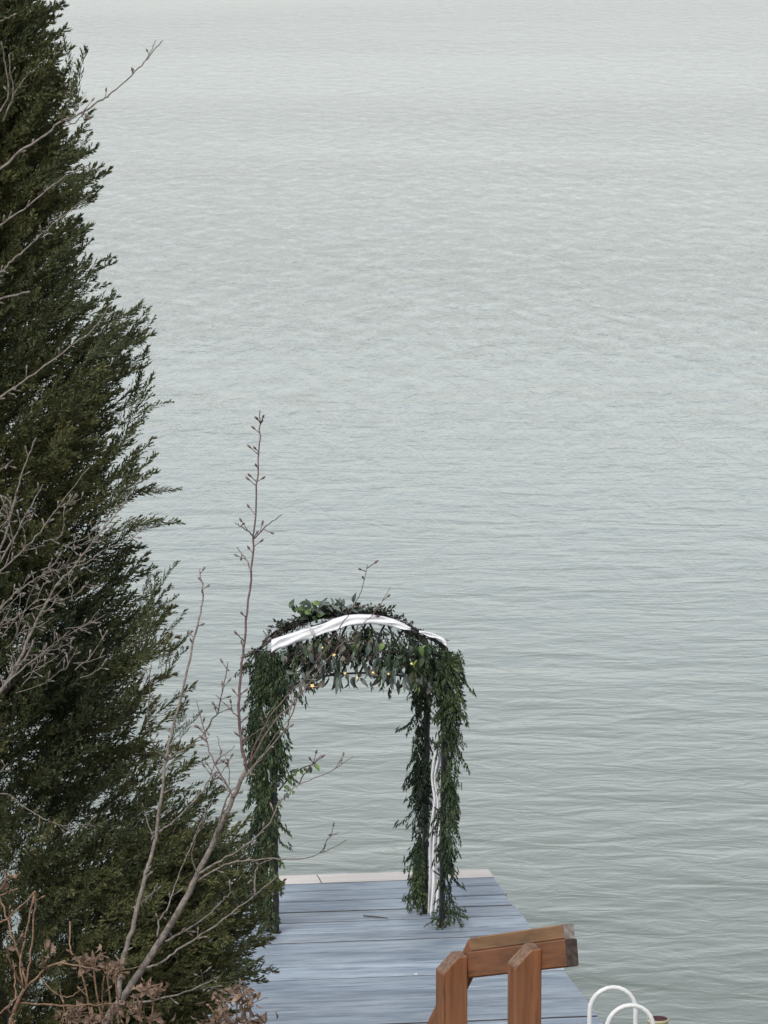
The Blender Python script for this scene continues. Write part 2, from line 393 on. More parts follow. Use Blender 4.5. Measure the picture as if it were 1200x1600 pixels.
# slope of the far end, going down the stairs
dn = (Vector((-dh.x, -dh.y, 0)) + Vector((0, 0, -.80))).normalized()
s0 = far + cap_off - upv * .02
beam('lower_rail', s0 + right * 0.0, s0 + dn * 3.2, .034, .089, M['stain'], hr)
def post(px_right_edge, top_py, D_guess, name='post'):
    # the post's right face touches the rail's left face
    t = (px_right_edge - 731) / (884 - 731.0)
    p_ = far.lerp(near, max(0, t) * 13.7 / (13.7 * max(0, t) + 14.8 * (1 - max(0, t))) if t > 0 else 0)
    c = p_ - right * .0445 + dh * -.0445
    r = ray(px_right_edge - 8, top_py); ztop = CAMZ + r.z * (c.y / r.y)
    z0 = ground_z(c.x, c.y) - .4
    poly = [(-.0445, z0), (.0445, z0), (.0445, ztop), (.012, ztop), (-.0445, ztop - .058)]
    vs = []
    for s in (.0445, -.0445):
        for a, z in poly: vs.append(Vector((z - c.z, a, s)))
    fs = [[0, 1, 2, 3, 4][::-1], [5, 6, 7, 8, 9]] + [[i, (i + 1) % 5, 5 + (i + 1) % 5, 5 + i] for i in range(5)]
    me = mesh_np(name, vs, fs, [M['stain'], M['endgrain_brown']]); me.polygons[5].material_index = 1; me.polygons[4].material_index = 1
    o = bpy.data.objects.new(name, me); col.objects.link(o); o.parent = hr
    Mx = Matrix((Vector((0, 0, 1)), right, dh)).transposed().to_4x4(); Mx.translation = c - hr.location
    o.matrix_basis = Mx
    bm_ = o.modifiers.new('bevel', 'BEVEL'); bm_.width = .004; bm_.segments = 2
post(851, 1479, 13.9); post(728, 1491, 14.85)

# ------------------------------------------------------------------ foliage generator
def frond_template(length, n_shoots, shoot_len, n_blades, blade, width, droop=0, flat=False, seed=0, ang=(.45, .85), jit=.42):
    """returns blade verts (n,4,3): a feathery plume along +x; 4-vertex kites"""
    r = np.random.default_rng(seed); out = []
    for i in range(n_shoots):
        t = (i + .5) / n_shoots; base = np.array([t * length, 0, -droop * t * t])
        az = r.uniform(0, 2 * np.pi) if not flat else (0 if i % 2 else np.pi) + r.normal(0, .25)
        sl = shoot_len * (1 - .8 * t ** 1.3) * r.uniform(.75, 1.2); an = r.uniform(*ang)
        d = np.array([math.cos(an), math.sin(an) * math.cos(az), math.sin(an) * math.sin(az)])
        for k in range(n_blades):
            s = (k + .5) / n_blades; p0 = base + d * sl * s
            bd = d + r.normal(0, jit, 3); bd /= np.linalg.norm(bd)
            side = np.cross(bd, r.normal(0, 1, 3)); side /= np.linalg.norm(side)
            bl_ = blade * (1 - .4 * s) * r.uniform(.7, 1.3); w = width * r.uniform(.7, 1.2)
            out.append([p0, p0 + bd * bl_ * .4 + side * w / 2, p0 + bd * bl_, p0 + bd * bl_ * .4 - side * w / 2])
    # tip
    tip = np.array([length, 0, -droop])
    for k in range(4):
        bd = np.array([1, 0, 0]) + r.normal(0, .18, 3); bd /= np.linalg.norm(bd); side = np.cross(bd, r.normal(0, 1, 3)); side /= np.linalg.norm(side)
        p0 = tip - np.array([k * blade * .4, 0, 0]); out.append([p0, p0 + bd * blade * .5 + side * width / 2, p0 + bd * blade * 1.2, p0 + bd * blade * .5 - side * width / 2])
    return np.array(out)
def basis(d, roll):
    d = np.asarray(d, float); d = d / np.linalg.norm(d)
    up = np.array([0, 0, 1.0]) if abs(d[2]) < .95 else np.array([1.0, 0, 0])
    y = np.cross(up, d); y /= np.linalg.norm(y); z = np.cross(d, y)
    c, s = math.cos(roll), math.sin(roll)
    return np.stack([d, y * c + z * s, -y * s + z * c])       # rows
class Fronds:
    def __init__(s, tmpl): s.t = tmpl; s.v = []; s.c = []
    def add(s, pos, d, scale=1, roll=0, tint=.4, spread=.18):
        t = s.t[rng.integers(len(s.t))]
        s.v.append((t * scale) @ basis(d, roll) + np.asarray(pos)); s.c.append(np.clip(rng.normal(tint, spread, len(t)), 0, 1))
    def build(s, name, mat, parent=None):
        V = np.concatenate(s.v).reshape(-1, 3)
        if parent is not None: V = V - np.array(parent.location)
        n = len(V) // 4
        me = mesh_np(name, V, np.arange(n * 4).reshape(n, 4), mat, False, np.concatenate(s.c))
        o = bpy.data.objects.new(name, me); col.objects.link(o)
        if parent is not None: o.parent = parent
        return o

# ------------------------------------------------------------------ red cedar on the left
TD = 22.5; TX = P(-60, 800, TD).x
SIL = [(-450, -58), (-300, 10), (-150, 70), (0, 112), (130, 142), (200, 150), (280, 142), (350, 155), (450, 190), (520, 225), (620, 245), (700, 236), (770, 248),
       (860, 240), (930, 265), (1000, 288), (1080, 292), (1150, 292), (1220, 298), (1280, 335), (1340, 385), (1400, 415), (1480, 418), (1530, 405), (1580, 385), (1680, 340), (1800, 220), (1860, 120)]
prof_z = []; prof_r = []
SIL = [(y, x - (16 if 400 < y < 950 else 6 if y < 1250 else -6)) for y, x in [(b, a) for a, b in [(q[1], q[0]) for q in SIL]]]
for py, px in SIL:
    q = P(px, py, TD - .3); prof_z.append(q.z); prof_r.append(max(.02, q.x - TX))
prof_z, prof_r = np.array(prof_z[::-1]), np.array(prof_r[::-1])
tree_base = Vector((TX, TD, ground_z(TX, TD)))
cedar = thing('cedar_tree', tree_base, 'tall dark green cedar tree filling the left edge above the dock', 'tree')
ztop = P(-60, -450, TD).z
tb = Tubes(); tp = [Vector((TX + .05 * math.sin(k * .9), TD + .04 * math.cos(k * 1.3), tree_base.z - .3 + (ztop - tree_base.z + .2) * k / 12)) for k in range(13)]
tb.add(tp, [.17 * (1 - k / 12.5) + .012 for k in range(13)], 10); tb.build('trunk', M['bark'], cedar)
plumes = [frond_template(.46, 36, .135, 9, .034, .0088, droop=-.10, seed=k, ang=(.30, .62), jit=.26) for k in range(7)]
fr = Fronds(plumes)
def hole(p):
    return mn.noise(Vector((p[0] * 1.5, p[1] * 1.5, p[2] * 1.5 + 3.7)))
cnt = 0
for k in range(9000):
    z = rng.uniform(prof_z[0] + .05, prof_z[-1] - .05) if k < 8200 else rng.uniform(P(0, 420, TD).z, P(0, -60, TD).z)
    Rz = float(np.interp(z, prof_z, prof_r))
    if rng.uniform() > (Rz + .75 + (.6 if k >= 8200 else 0)) / 1.9: continue
    az = rng.uniform(-np.pi, np.pi)
    out = np.array([math.cos(az), math.sin(az), 0])
    if out[1] > .45 and rng.uniform() < .6: continue           # shoots on the lake side are thinner
    depth = rng.uniform(.35, 1.0) ** .6
    lean = rng.uniform(.25, 1.15)
    d = out + np.array([0, 0, lean]) + rng.normal(0, .16, 3)
    ln = .50 * rng.uniform(.65, 1.15) * (1 if Rz > .6 else .75)
    nrm = np.linalg.norm(d); h = ln * math.hypot(d[0], d[1]) / nrm
    lump = .95 + .24 * mn.noise(Vector((math.cos(az) * 2.2, math.sin(az) * 2.2, z * 2.6)))
    rad = max(0.02, Rz * lump * depth - h * .95)
    p0 = np.array([TX, TD, z - ln * d[2] / nrm * .5]) + out * rad
    hn = hole(p0 + out * h) if k < 8200 else 0
    hl = .12 if z < 4.3 else 0
    hl += .2 if z > P(0, 330, TD).z else 0
    if hn > .30 + hl or (hn > .18 + hl and rng.uniform() < .6): continue
    tint = .42 + .75 * mn.noise(Vector((p0[0] * 1.1, p0[1] * 1.1, p0[2] * .9))) + rng.normal(0, .08) + (.12 if z < 3.6 else 0)
    fr.add(p0, d, ln / .5, rng.uniform(0, 6.28), tint, .15); cnt += 1
for k in range(560):                                               # dense skirt low on the lake side
    z = rng.uniform(P(0, 1600, TD).z - .5, P(0, 1290, TD).z); Rz = float(np.interp(z, prof_z, prof_r)); az = rng.normal(-.35, .45)
    out = np.array([math.cos(az), math.sin(az), 0]); d = out + np.array([0, 0, rng.uniform(.1, .8)]) + rng.normal(0, .15, 3)
    fr.add(np.array([TX, TD, z - .1]) + out * (Rz - .33) * rng.uniform(.6, 1), d, rng.uniform(.6, 1.0), rng.uniform(0, 6.28), .62, .16)
# extra tips that break the outline on the right hand side
tips = [(118, 55, 90), (160, 190, 40), (165, 270, 15), (160, 335, 40), (172, 380, 42), (175, 430, 35), (195, 465, 50), (230, 460, 38), (256, 497, 35), (243, 530, 22), (243, 545, 25), (250, 565, 60),
        (268, 612, 38), (255, 700, 30), (235, 700, 60), (278, 768, 12), (280, 802, 18), (262, 872, 65), (280, 912, 45), (292, 960, 50), (296, 975, 60), (312, 1072, 55), (312, 1165, 30), (307, 1220, 30),
        (345, 1285, 60), (365, 1270, 60), (375, 1300, 70), (395, 1320, 60), (415, 1350, 55), (430, 1400, 50), (436, 1440, 40), (420, 1500, 20), (405, 1540, 0)]
for (px, py, an) in tips:
    e = np.array(P(px, py, TD - rng.uniform(.1, .6))); a = R(an)
    for j in range(3):
        d = np.array([math.cos(a), rng.uniform(-.3, .2), math.sin(a)]) + rng.normal(0, .1, 3); d /= np.linalg.norm(d)
        s = rng.uniform(.4, .85); fr.add(e - d * .5 * s - d * .05 * j + rng.normal(0, .02, 3), d, s, rng.uniform(0, 6.28), .35, .12)
crown = fr.build('crown', M['cedar'], cedar)
for k in range(64):
    z = rng.uniform(prof_z[0] + .2, prof_z[-1] - .5); Rz = float(np.interp(z + .3, prof_z, prof_r)); az = rng.uniform(-np.pi, np.pi)
    o3 = Vector((math.cos(az), math.sin(az), 0)); c = Vector((TX, TD, z - .1))
    tb = Tubes(); tb.add(catmull([c, c + o3 * Rz * .3 + Vector((0, 0, Rz * .10)), c + o3 * Rz * .62 + Vector((0, 0, Rz * .30))], 3), [.022 - .002 * j for j in range(7)], 5)
    tb.build('branch', M['bark'], cedar)

# ------------------------------------------------------------------ arch on the dock
FR, FL, RR, RL = G(690, 1448, DZ), G(432, 1457, DZ), G(665, 1427, DZ), G(407, 1436, DZ)
def top_at(b, px, py):                       # point above footing b, seen at row py
    r = ray(px, py); return Vector((b.x, b.y, CAMZ + r.z * (b.y / r.y)))
arch = thing('garden_arch', (FL + FR + RL + RR) / 4, 'black iron garden arch standing across the dock wrapped in greenery', 'garden arch')
wvec = (FR - FL); wdir = wvec.normalized(); Wa = wvec.length
dvec = ((RR - FR) + (RL - FL)) / 2; ddir = dvec.normalized()
FL = FR - wdir * Wa; 
zs_ = top_at(FR, 690, 1012).z; za = top_at((FR + FL) / 2, 560, 966).z
rise = za - zs_
def hoop(base_l, base_r, z_s, rs, over=.022, n=20):
    pts = []
    for k in range(n + 1):
        a = k / n; s = (a * 2 - 1)
        pts.append(base_l.lerp(base_r, a) + wdir * over * s + Vector((0, 0, z_s - base_l.z + rs * (1 - abs(s) ** 2.2))))
    return pts
def hp(points, a):
    i = min(int(a * (len(points) - 1)), len(points) - 2); f = a * (len(points) - 1) - i; return points[i].lerp(points[i + 1], f)
fh = hoop(FL, FR, zs_, rise); rh = hoop(FL + dvec, FR + dvec, zs_ - .06, rise * 1.06)
for pts in (fh, rh):
    tb = Tubes(); tb.add(pts, .011, 8); tb.build('hoop', M['iron'], arch)
feet = [FL, FR, FL + dvec, FR + dvec]; tops = [fh[0], fh[-1], rh[0], rh[-1]]
for a, b_ in zip(feet, tops):
    beam('post', a + Vector((0, 0, .011)), b_, .033, .033, M['iron'], arch, up=-ddir, bev=.004)
    tb = Tubes(); tb.add([a, a + Vector((0, 0, .01))], .035, 12); tb.build('foot', M['iron'], arch, False)
for k in range(9):
    a = k / 8; tb = Tubes(); tb.add([hp(fh, a), hp(rh, a)], .006, 6); tb.build('cross_bar', M['iron'], arch)
for (a, b_) in ((feet[0], feet[2]), (feet[1], feet[3])):
    for z in (.35, .8, 1.25, 1.65):
        tb = Tubes(); tb.add([a + Vector((0, 0, z)), b_ + Vector((0, 0, z))], .006, 6); tb.build('cross_bar', M['iron'], arch)
# diamond lattice hanging below the front hoop
low_z = top_at(FR, 690, 1078).z
def lat(a, zz): return FL.lerp(FR, a) + Vector((0, 0, zz - FL.z)) + ddir * .012
def lat_low(a):                              # lower rim of the lattice
    s = abs(a * 2 - 1); return low_z + (.13) * (1 - s ** 2.4)
tb = Tubes(); tb.add([lat(a / 16, lat_low(a / 16)) for a in range(17)], .008, 6); tb.build('lattice_rim', M['iron'], arch)
for k in range(-2, 12):
    for sgn in (1, -1):
        a0 = k / 9; a1 = a0 + sgn * .16
        a0c, a1c = min(max(a0, 0), 1), min(max(a1, 0), 1)
        if abs(a1c - a0c) < .05: continue
        t0, t1 = (a0c - a0) / (a1 - a0), (a1c - a0) / (a1 - a0)
        zt = hp(fh, a0c).z; zb = lat_low(a1c)
        za0 = zt; zb0 = zb if abs(a1c - a1) < 1e-6 else zt + (zb - zt) * t1
        tb = Tubes(); tb.add([lat(a0c, za0 - .01), lat(a1c, zb0)], .0075, 6); tb.build('lattice_bar', M['iron'], arch)

# --- garlands of hanging cedar fronds down the four posts
gt = [frond_template(.17 + .035 * (k % 4), 15, .045 + .012 * (k % 3), 4, .050, .0135, droop=.05 + .02 * (k % 3), flat=True, seed=20 + k, ang=(.25, .6), jit=.18) for k in range(8)]
def leg_garland(foot, top, name, label, n, widths, z_lo=0.02, tint=.4, bias=0.0, xo=0.0):
    fr_ = Fronds(gt); base = Vector((foot.x, foot.y, foot.z))
    H = top.z - foot.z
    root = thing(name, base, label, 'garland', 'evergreen garlands hanging down the arch posts')
    for k in range(int(n * 1.75)):
        t = rng.uniform(z_lo, 1.0); w = float(np.interp(t, [a for a, _ in widths], [b for _, b in widths]))
        p = foot.lerp(top, t); az = rng.uniform(0, 2 * np.pi)
        o3 = np.array([math.cos(az), math.sin(az), 0])
        d = o3 * rng.uniform(.05, .36) + np.array([bias, 0, -1.0]) + rng.normal(0, .1, 3)
        pos = np.array(p) + o3 * w * rng.uniform(.05, .62) + np.array([xo * (1 if t < .62 or xo > 0 or foot.x > -.2 else -.1), 0, 0]); w *= .42; s = rng.uniform(.5, 1.3) * (.55 + w * 4); t_cl = mn.noise(Vector((foot.x * 5, foot.y * 3, p.z * 5.5)))
        if t_cl > .12 and rng.uniform() < .65: continue
        if pos[2] - .20 * s < foot.z + .02: d = o3 * .5 + np.array([0, 0, -.5]); s *= .6
        fr_.add(pos, d, s, rng.uniform(0, 6.28), tint + .08 + .5 * mn.noise(Vector((p.x * 3, p.y, p.z * 2.2 + foot.x * 9))), .16)
    fr_.build('frond', M['garland'], root)['kind'] = 'stuff'
    tb = Tubes(); tb.add([foot.lerp(top, t_ / 10) + Vector((.018 * math.sin(t_ * 1.3), -.016 * math.cos(t_ * 1.9), .01)) for t_ in range(11)], .006, 5); tb.build('garland_cord', M['bark'], root)
leg_garland(FR, fh[-1], 'evergreen_garland', 'full green garland on the front right post of the arch, ending in a thick tuft', 270, [(0, .14), (.1, .12), (.2, .07), (.3, .06), (.5, .07), (.75, .07), (.9, .10), (1, .10)], .03, .38, 0, .038)
leg_garland(FR + dvec, rh[-1], 'evergreen_garland', 'ragged dark garland on the rear right post, left of the white curtain', 230, [(0, .03), (.12, .05), (.3, .08), (.45, .06), (.6, .08), (.85, .06), (1, .07)], .06, .28, 0, -.042)
leg_garland(FL, fh[0], 'evergreen_garland', 'green garland on the front left post, its foot behind the cedar', 260, [(0, .05), (.2, .04), (.4, .07), (.6, .08), (.8, .12), (.95, .12), (1, .10)], .05, .45, 0, -.040)
leg_garland(FL + dvec, rh[0], 'evergreen_garland', 'thin garland on the rear left post with fronds sticking out over the water', 210, [(0, .04), (.3, .06), (.6, .07), (.85, .09), (1, .08)], .05, .3, 0, .0)

# --- greenery over the top: fronds + dark vine on the rear hoop
vt = [frond_template(.13, 9, .05, 5, .028, .014, droop=.02, seed=40 + k) for k in range(5)]
vine = thing('twiggy_vine_garland', rh[10], 'dark purplish twiggy vine running along the rear hoop above the white cloth', 'garland')
fv = Fronds(vt)
for k in range(420):
    a = rng.uniform(.07, .97); p = np.array(hp(rh, a)) + np.array([0, 0, .015]) + rng.normal(0, .016, 3)
    fv.add(p, rng.normal(0, 1, 3) + np.array([.6, 0, .0]), rng.uniform(.25, .5), rng.uniform(0, 6.28), .3 if a > .45 else .45, .25)
for k in range(60):
    a = rng.uniform(.12, .8); fv.add(np.array(hp(rh, a)) + np.array([0, -.01, .02]), np.array([rng.choice([-1, 1]) * .9, -.2, rng.uniform(.1, .9)]), rng.uniform(.4, .9), rng.uniform(0, 6.28), .85, .15)
fv.build('vine_twigs', M['vine'], vine)['kind'] = 'stuff'
tb = Tubes()
for j in range(4):
    tb.add([hp(rh, .03 + .94 * t_ / 24) + Vector((0, .02 * math.sin(t_ * .9 + j * 2), .014 + .018 * math.cos(t_ * .8 + j * 1.6))) for t_ in range(25)], .007, 5)
tb.build('vine_stem', M['bark'], vine)
ft = Fronds(gt)
hang = thing('evergreen_swag', hp(fh, .5), 'swag of drooping evergreen fronds hanging from the lattice under the white cloth', 'garland')
for k in range(260):
    a = rng.uniform(-.03, 1.03); low = .10 + (.10 if a > .6 or a < .25 else 0)
    p = np.array(hp(fh, min(max(a, 0), 1))) + np.array([0, rng.uniform(-.03, .12), -rng.uniform(.03, low + .08)])
    out = np.array([(a - .5) * 1.1, 0, 0])
    ft.add(p, out + np.array([0, 0, -1]) + rng.normal(0, .35, 3), rng.uniform(.4, .95), rng.uniform(0, 6.28), rng.uniform(.15, .7), .15)
for k in range(110):
    side = k % 2; b_ = (fh[0], rh[0], fh[-1], rh[-1])[rng.integers(2) + 2 * side]
    p = np.array(b_) + np.array([rng.normal(.02 if not side else -.05, .04), rng.uniform(-.05, .05), rng.uniform(-.12, .03)])
    ft.add(p, np.array([-.3 if not side else .25, 0, -1]) + rng.normal(0, .35, 3), rng.uniform(.4, .8), rng.uniform(0, 6.28), .4, .2)
# long outward fronds at both shoulders
for (px, py, an, s) in [(735, 1057, -50, .8), (728, 1050, -40, .7), (716, 1085, -70, .7), (716, 1165, -75, .6), (715, 1130, -75, .7), (722, 1265, -60, .6), (392, 1048, 215, .7), (385, 1090, 240, .8), (388, 1125, 235, .8),
                        (392, 1230, 190, .35), (398, 1262, 185, .3), (398, 1030, 215, .5), (386, 1105, 250, .7), (640, 1175, 250, .6), (640, 1250, 250, .6), (635, 1370, 250, .6), (645, 1410, 265, .6)]:
    Dp = FR.y if px > 700 or 500 < px < 650 else FL.y
    e = np.array(P(px, py, Dp)); a = R(an); d = np.array([math.cos(a), 0, math.sin(a)])
    ft.add(e - d * .22 * s, d, s, rng.uniform(-.3, .3), .4, .15)
ft.build('frond', M['garland'], hang)['kind'] = 'stuff'

# --- single leaves
def leaf_mesh(name, ln, w, mat, curl=.25, fold=.35):
    st = [(0, .02), (.18, .62), (.42, 1), (.68, .78), (.88, .34), (1, .0)]
    vs, fs = [], []
    for t, ww in st:
        x = t * ln; z = -curl * ln * t * t
        vs += [(x, -ww * w / 2, z + fold * ww * w / 2), (x, 0, z), (x, ww * w / 2, z + fold * ww * w / 2)]
    for i in range(len(st) - 1):
        a = i * 3; fs += [[a, a + 1, a + 4, a + 3], [a + 1, a + 2, a + 5, a + 4]]
    vs += [(-.18 * ln, 0, .004)]; fs += [[len(vs) - 1, 1, 0], [len(vs) - 1, 2, 1]]
    me = mesh_np(name, vs, fs, mat, True); return me
leafs = {k: [leaf_mesh('leaf', l, w, M[k], c, f) for l, w, c, f in shp] for k, shp in {
    'sage': [(.11, .036, .3, .4), (.085, .042, .45, .5), (.13, .032, .25, .4)],
    'brownleaf': [(.085, .05, .3, .4), (.07, .045, .4, .5)],
    'darkleaf': [(.10, .04, .2, .35), (.08, .045, .3, .3)],
    'freshleaf': [(.085, .055, .3, .25), (.07, .05, .2, .3)],
    'deadleaf': [(.055, .034, .55, .6), (.045, .03, .8, .5), (.06, .028, .4, .8)]}.items()}
def put_leaf(root, kind, pos, d, roll, scale=1, face=None):
    me = random.choice(leafs[kind]); o = bpy.data.objects.new('leaf', me); col.objects.link(o); o.parent = root
    B = basis(np.array(d), roll)
    if face is not None:
        n_ = np.array([0, -1, .2]) + rng.normal(0, face, 3); n_ = n_ - B[0] * n_.dot(B[0]); n_ /= np.linalg.norm(n_)
        B = np.stack([B[0], np.cross(n_, B[0]), n_])
    Mx = Matrix([list(B[0]), list(B[1]), list(B[2])]).transposed().to_4x4() @ Matrix.Scale(scale, 4)
    Mx.translation = Vector(pos) - root.location; o.matrix_basis = Mx
swag = thing('leaf_garland', hp(fh, .5) - Vector((0, 0, .2)), 'garland of broad sage and brown leaves hanging inside the top of the arch', 'garland')
def ysc(px, py, dy=0): return P(px, py, FL.lerp(FR, min(max((px - 430) / 260, 0), 1)).y + dy)
for k in range(290):
    px = rng.uniform(436, 672); c = (px - 556) / 118
    lo = 1080 - 6 * (1 - abs(c)) + rng.uniform(-6, 7) + (8 if px > 600 else 0); hi = 985 + 24 * abs(c)
    py = hi + (lo - 14 - hi) * rng.uniform(0, 1) ** .8
    if 628 < px < 690 and 1010 < py < 1052 and rng.uniform() < .7: continue
    if 440 < px < 475 and 1025 < py < 1045 and rng.uniform() < .7: continue
    q = (py - hi) / (lo - hi)
    kind = 'sage' if (q > .45 and rng.uniform() < .6) else rng.choice(['brownleaf', 'darkleaf', 'sage'], p=[.6, .15, .25])
    if px > 600 and q < .5: kind = rng.choice(['darkleaf', 'freshleaf', 'sage'], p=[.6, .2, .2])
    put_leaf(swag, kind, ysc(px, py, rng.uniform(-.11, .02)), np.array([0, -.25, -1]) + rng.normal(0, .38, 3), 0, rng.uniform(.55, 1.0), .75)
tb = Tubes()
for j in range(3):
    tb.add([ysc(438 + 230 * t_ / 14, 1030 - 22 * math.sin(math.pi * t_ / 14) + 7 * math.sin(t_ * 1.4 + j * 2), .02 * j) for t_ in range(15)], .006, 5)
tb.build('garland_stem', M['bark'], swag)
bunch = thing('leaf_bunch', P(485, 962, rh[6].y), 'bunch of bright green leaves sitting on the upper left of the arch', 'leaf bunch')
for k in range(54):
    put_leaf(bunch, 'freshleaf' if k < 14 else ('darkleaf' if k < 30 else 'sage'), P(rng.normal(480, 11) if k < 30 else rng.uniform(495, 560), rng.normal(956 if k < 30 else 950, 6), rh[6].y + rng.uniform(-.16, -.02)), rng.normal(0, 1, 3) + np.array([0, -.3, .4]), 0, rng.uniform(.5, .9), .6)
tb = Tubes(); tb.add([P(452, 975, rh[6].y), P(484, 962, rh[6].y), P(540, 948, rh[6].y)], .005, 5); tb.build('stem', M['bark'], bunch)
spray = thing('leaf_bunch', P(455, 1215, FL.y), 'small spray of light green leaves jutting inward from the left post halfway up', 'leaf bunch')
pts_s = [P(436, 1235, FL.y), P(452, 1215, FL.y - .02), P(472, 1200, FL.y), P(494, 1192, FL.y)]
tb = Tubes(); tb.add(pts_s, [.006, .005, .004, .003], 5); tb.build('stem', M['bark'], spray)
for k in range(26):
    a = rng.uniform(0, 1); p = hp(pts_s, a); put_leaf(spray, 'freshleaf' if rng.uniform() < .75 else 'sage', np.array(p) + rng.normal(0, .025 * (1.3 - a), 3), np.array([.3, -.2, -.6]) + rng.normal(0, .6, 3), 0, rng.uniform(.45, .8), .7)

# --- white cloth
def cloth(name, label, rows, mat, cat='fabric drape'):
    """rows: list of lists of points"""
    n, m = len(rows), len(rows[0]); vs = [p for r_ in rows for p in r_]
    fs = [[i * m + j, i * m + j + 1, (i + 1) * m + j + 1, (i + 1) * m + j] for i in range(n - 1) for j in range(m - 1)]
    c = vs[0]; me = mesh_np(name, [p - c for p in vs], fs, mat, True); o = link(name, me); o.location = c
    so = o.modifiers.new('solid', 'SOLIDIFY'); so.thickness = .003
    return tag(o, label, cat)
band = [(424, 999, 1021), (436, 995, 1013), (455, 989, 1008), (480, 981, 999), (500, 974, 992), (520, 967, 985), (540, 961, 979), (560, 959.5, 976), (580, 960, 975), (600, 963, 976), (615, 967, 979), (632, 974, 983), (642, 979, 986)]
def band_rows(data, dy=-.035):
    rows = []
    d2 = []
    for i in range(len(data) - 1):
        for k in range(3):
            t = k / 3; d2.append([data[i][q] * (1 - t) + data[i + 1][q] * t for q in range(3)])
    d2.append(data[-1])
    for i, (px, y0, y1) in enumerate(d2):
        r_ = []
        for j in range(8):
            t = j / 7; off = .006 * math.sin(j * 1.7 + i * .35) + .004 * math.sin(i * .9 + j)
            if j == 0: r_.append(ysc(px, y0, .05))
            else: r_.append(ysc(px, y0 + (y1 - y0) * t + .8 * math.sin(i * 1.1 + j * .5), dy + off))
        rows.append(r_)
    return rows
cloth('cloth_band', 'white cloth draped over the curved front top of the arch', band_rows(band), M['white'])
cloth('cloth_band', 'short thin end of white cloth on the right shoulder of the arch', band_rows([(655, 984, 989), (667, 987, 994), (680, 990, 998), (692, 996, 1004), (699, 1002, 1010)]), M['white'])
tb = Tubes(); tb.add([ysc(482, 977, .04), ysc(486, 983, -.05), ysc(491, 993, -.055), ysc(492, 999, -.03)], .009, 6)
tag(tb.build('tie', M['steel']), 'grey tie knotted round the left part of the white top cloth', 'tie')
def curtain(label, pts, lean=0, seed=0):
    rows = []; n = 40
    ys0 = [p[0] for p in pts]
    for i in range(n + 1):
        py = ys0[0] + (ys0[-1] - ys0[0]) * i / n
        xl = np.interp(py, ys0, [p[1] for p in pts]); xr = np.interp(py, ys0, [p[2] for p in pts]); r_ = []
        for j in range(13):
            t = j / 12; dy = .03 * math.sin(t * 14 + .12 * i + seed) + .01 * math.sin(i * .5 + j)
            D0 = (FR + dvec * .5).y if xl > 500 else (FL + dvec * .5).y
            r_.append(P(xl + (xr - xl) * t + .8 * math.sin(i * .4 + seed), py, D0 + dy))
        rows.append(r_)
    cloth('curtain', label, rows, M['white'])
curtain('long white cloth hanging between the two right posts down to the dock', [(1140, 681, 690), (1165, 680, 690), (1190, 676, 689), (1215, 674, 683), (1250, 677, 688), (1290, 672, 687), (1340, 671, 687), (1380, 669, 686), (1431, 669, 684)], 0, 1)
curtain('narrow white cloth strip between the two left posts beside green fronds', [(1140, 421, 428), (1180, 420, 427), (1220, 421, 427), (1300, 420, 428), (1400, 418, 428), (1442, 416, 428)], 0, 2)
# --- star lights
sl = thing('string_lights', hp(fh, .5) - Vector((0, .06, .3)), 'string of small warm yellow star lights threaded through the top greenery', 'string lights')
stars = [(488, 1072, 1.15), (522, 1023, .9), (539, 1052, .7), (558, 1059, .6), (583, 1051, .7), (607, 1053, .6), (643, 1037, .7), (504, 1012, .5)]
def star_mesh(r_):
    vs = [(0, 0, r_ * .35), (0, 0, -r_ * .35)]
    for k in range(10):
        a = math.pi * k / 5; rr = r_ if k % 2 == 0 else r_ * .42; vs.append((rr * math.sin(a), rr * math.cos(a), 0))
    fs = []
    for k in range(10): fs += [[0, 2 + k, 2 + (k + 1) % 10], [1, 2 + (k + 1) % 10, 2 + k]]
    return mesh_np('star', vs, fs, M['star'])
smesh = star_mesh(.0175); wire = []
for px, py, s in stars:
    p = ysc(px, py, -.13); o = bpy.data.objects.new('star', smesh); col.objects.link(o); o.parent = sl; o.location = p - sl.location
    o.rotation_euler = (math.pi / 2 - .1, random.uniform(-.5, .5), random.uniform(-.3, .3)); o.scale = (s,) * 3; wire.append((px, p))
wire = [p + Vector((0, .01, 0)) for _, p in sorted(wire, key=lambda q: q[0])]
tb = Tubes(); tb.add(catmull(wire, 4), .0015, 4); tb.build('wire', M['iron'], sl)

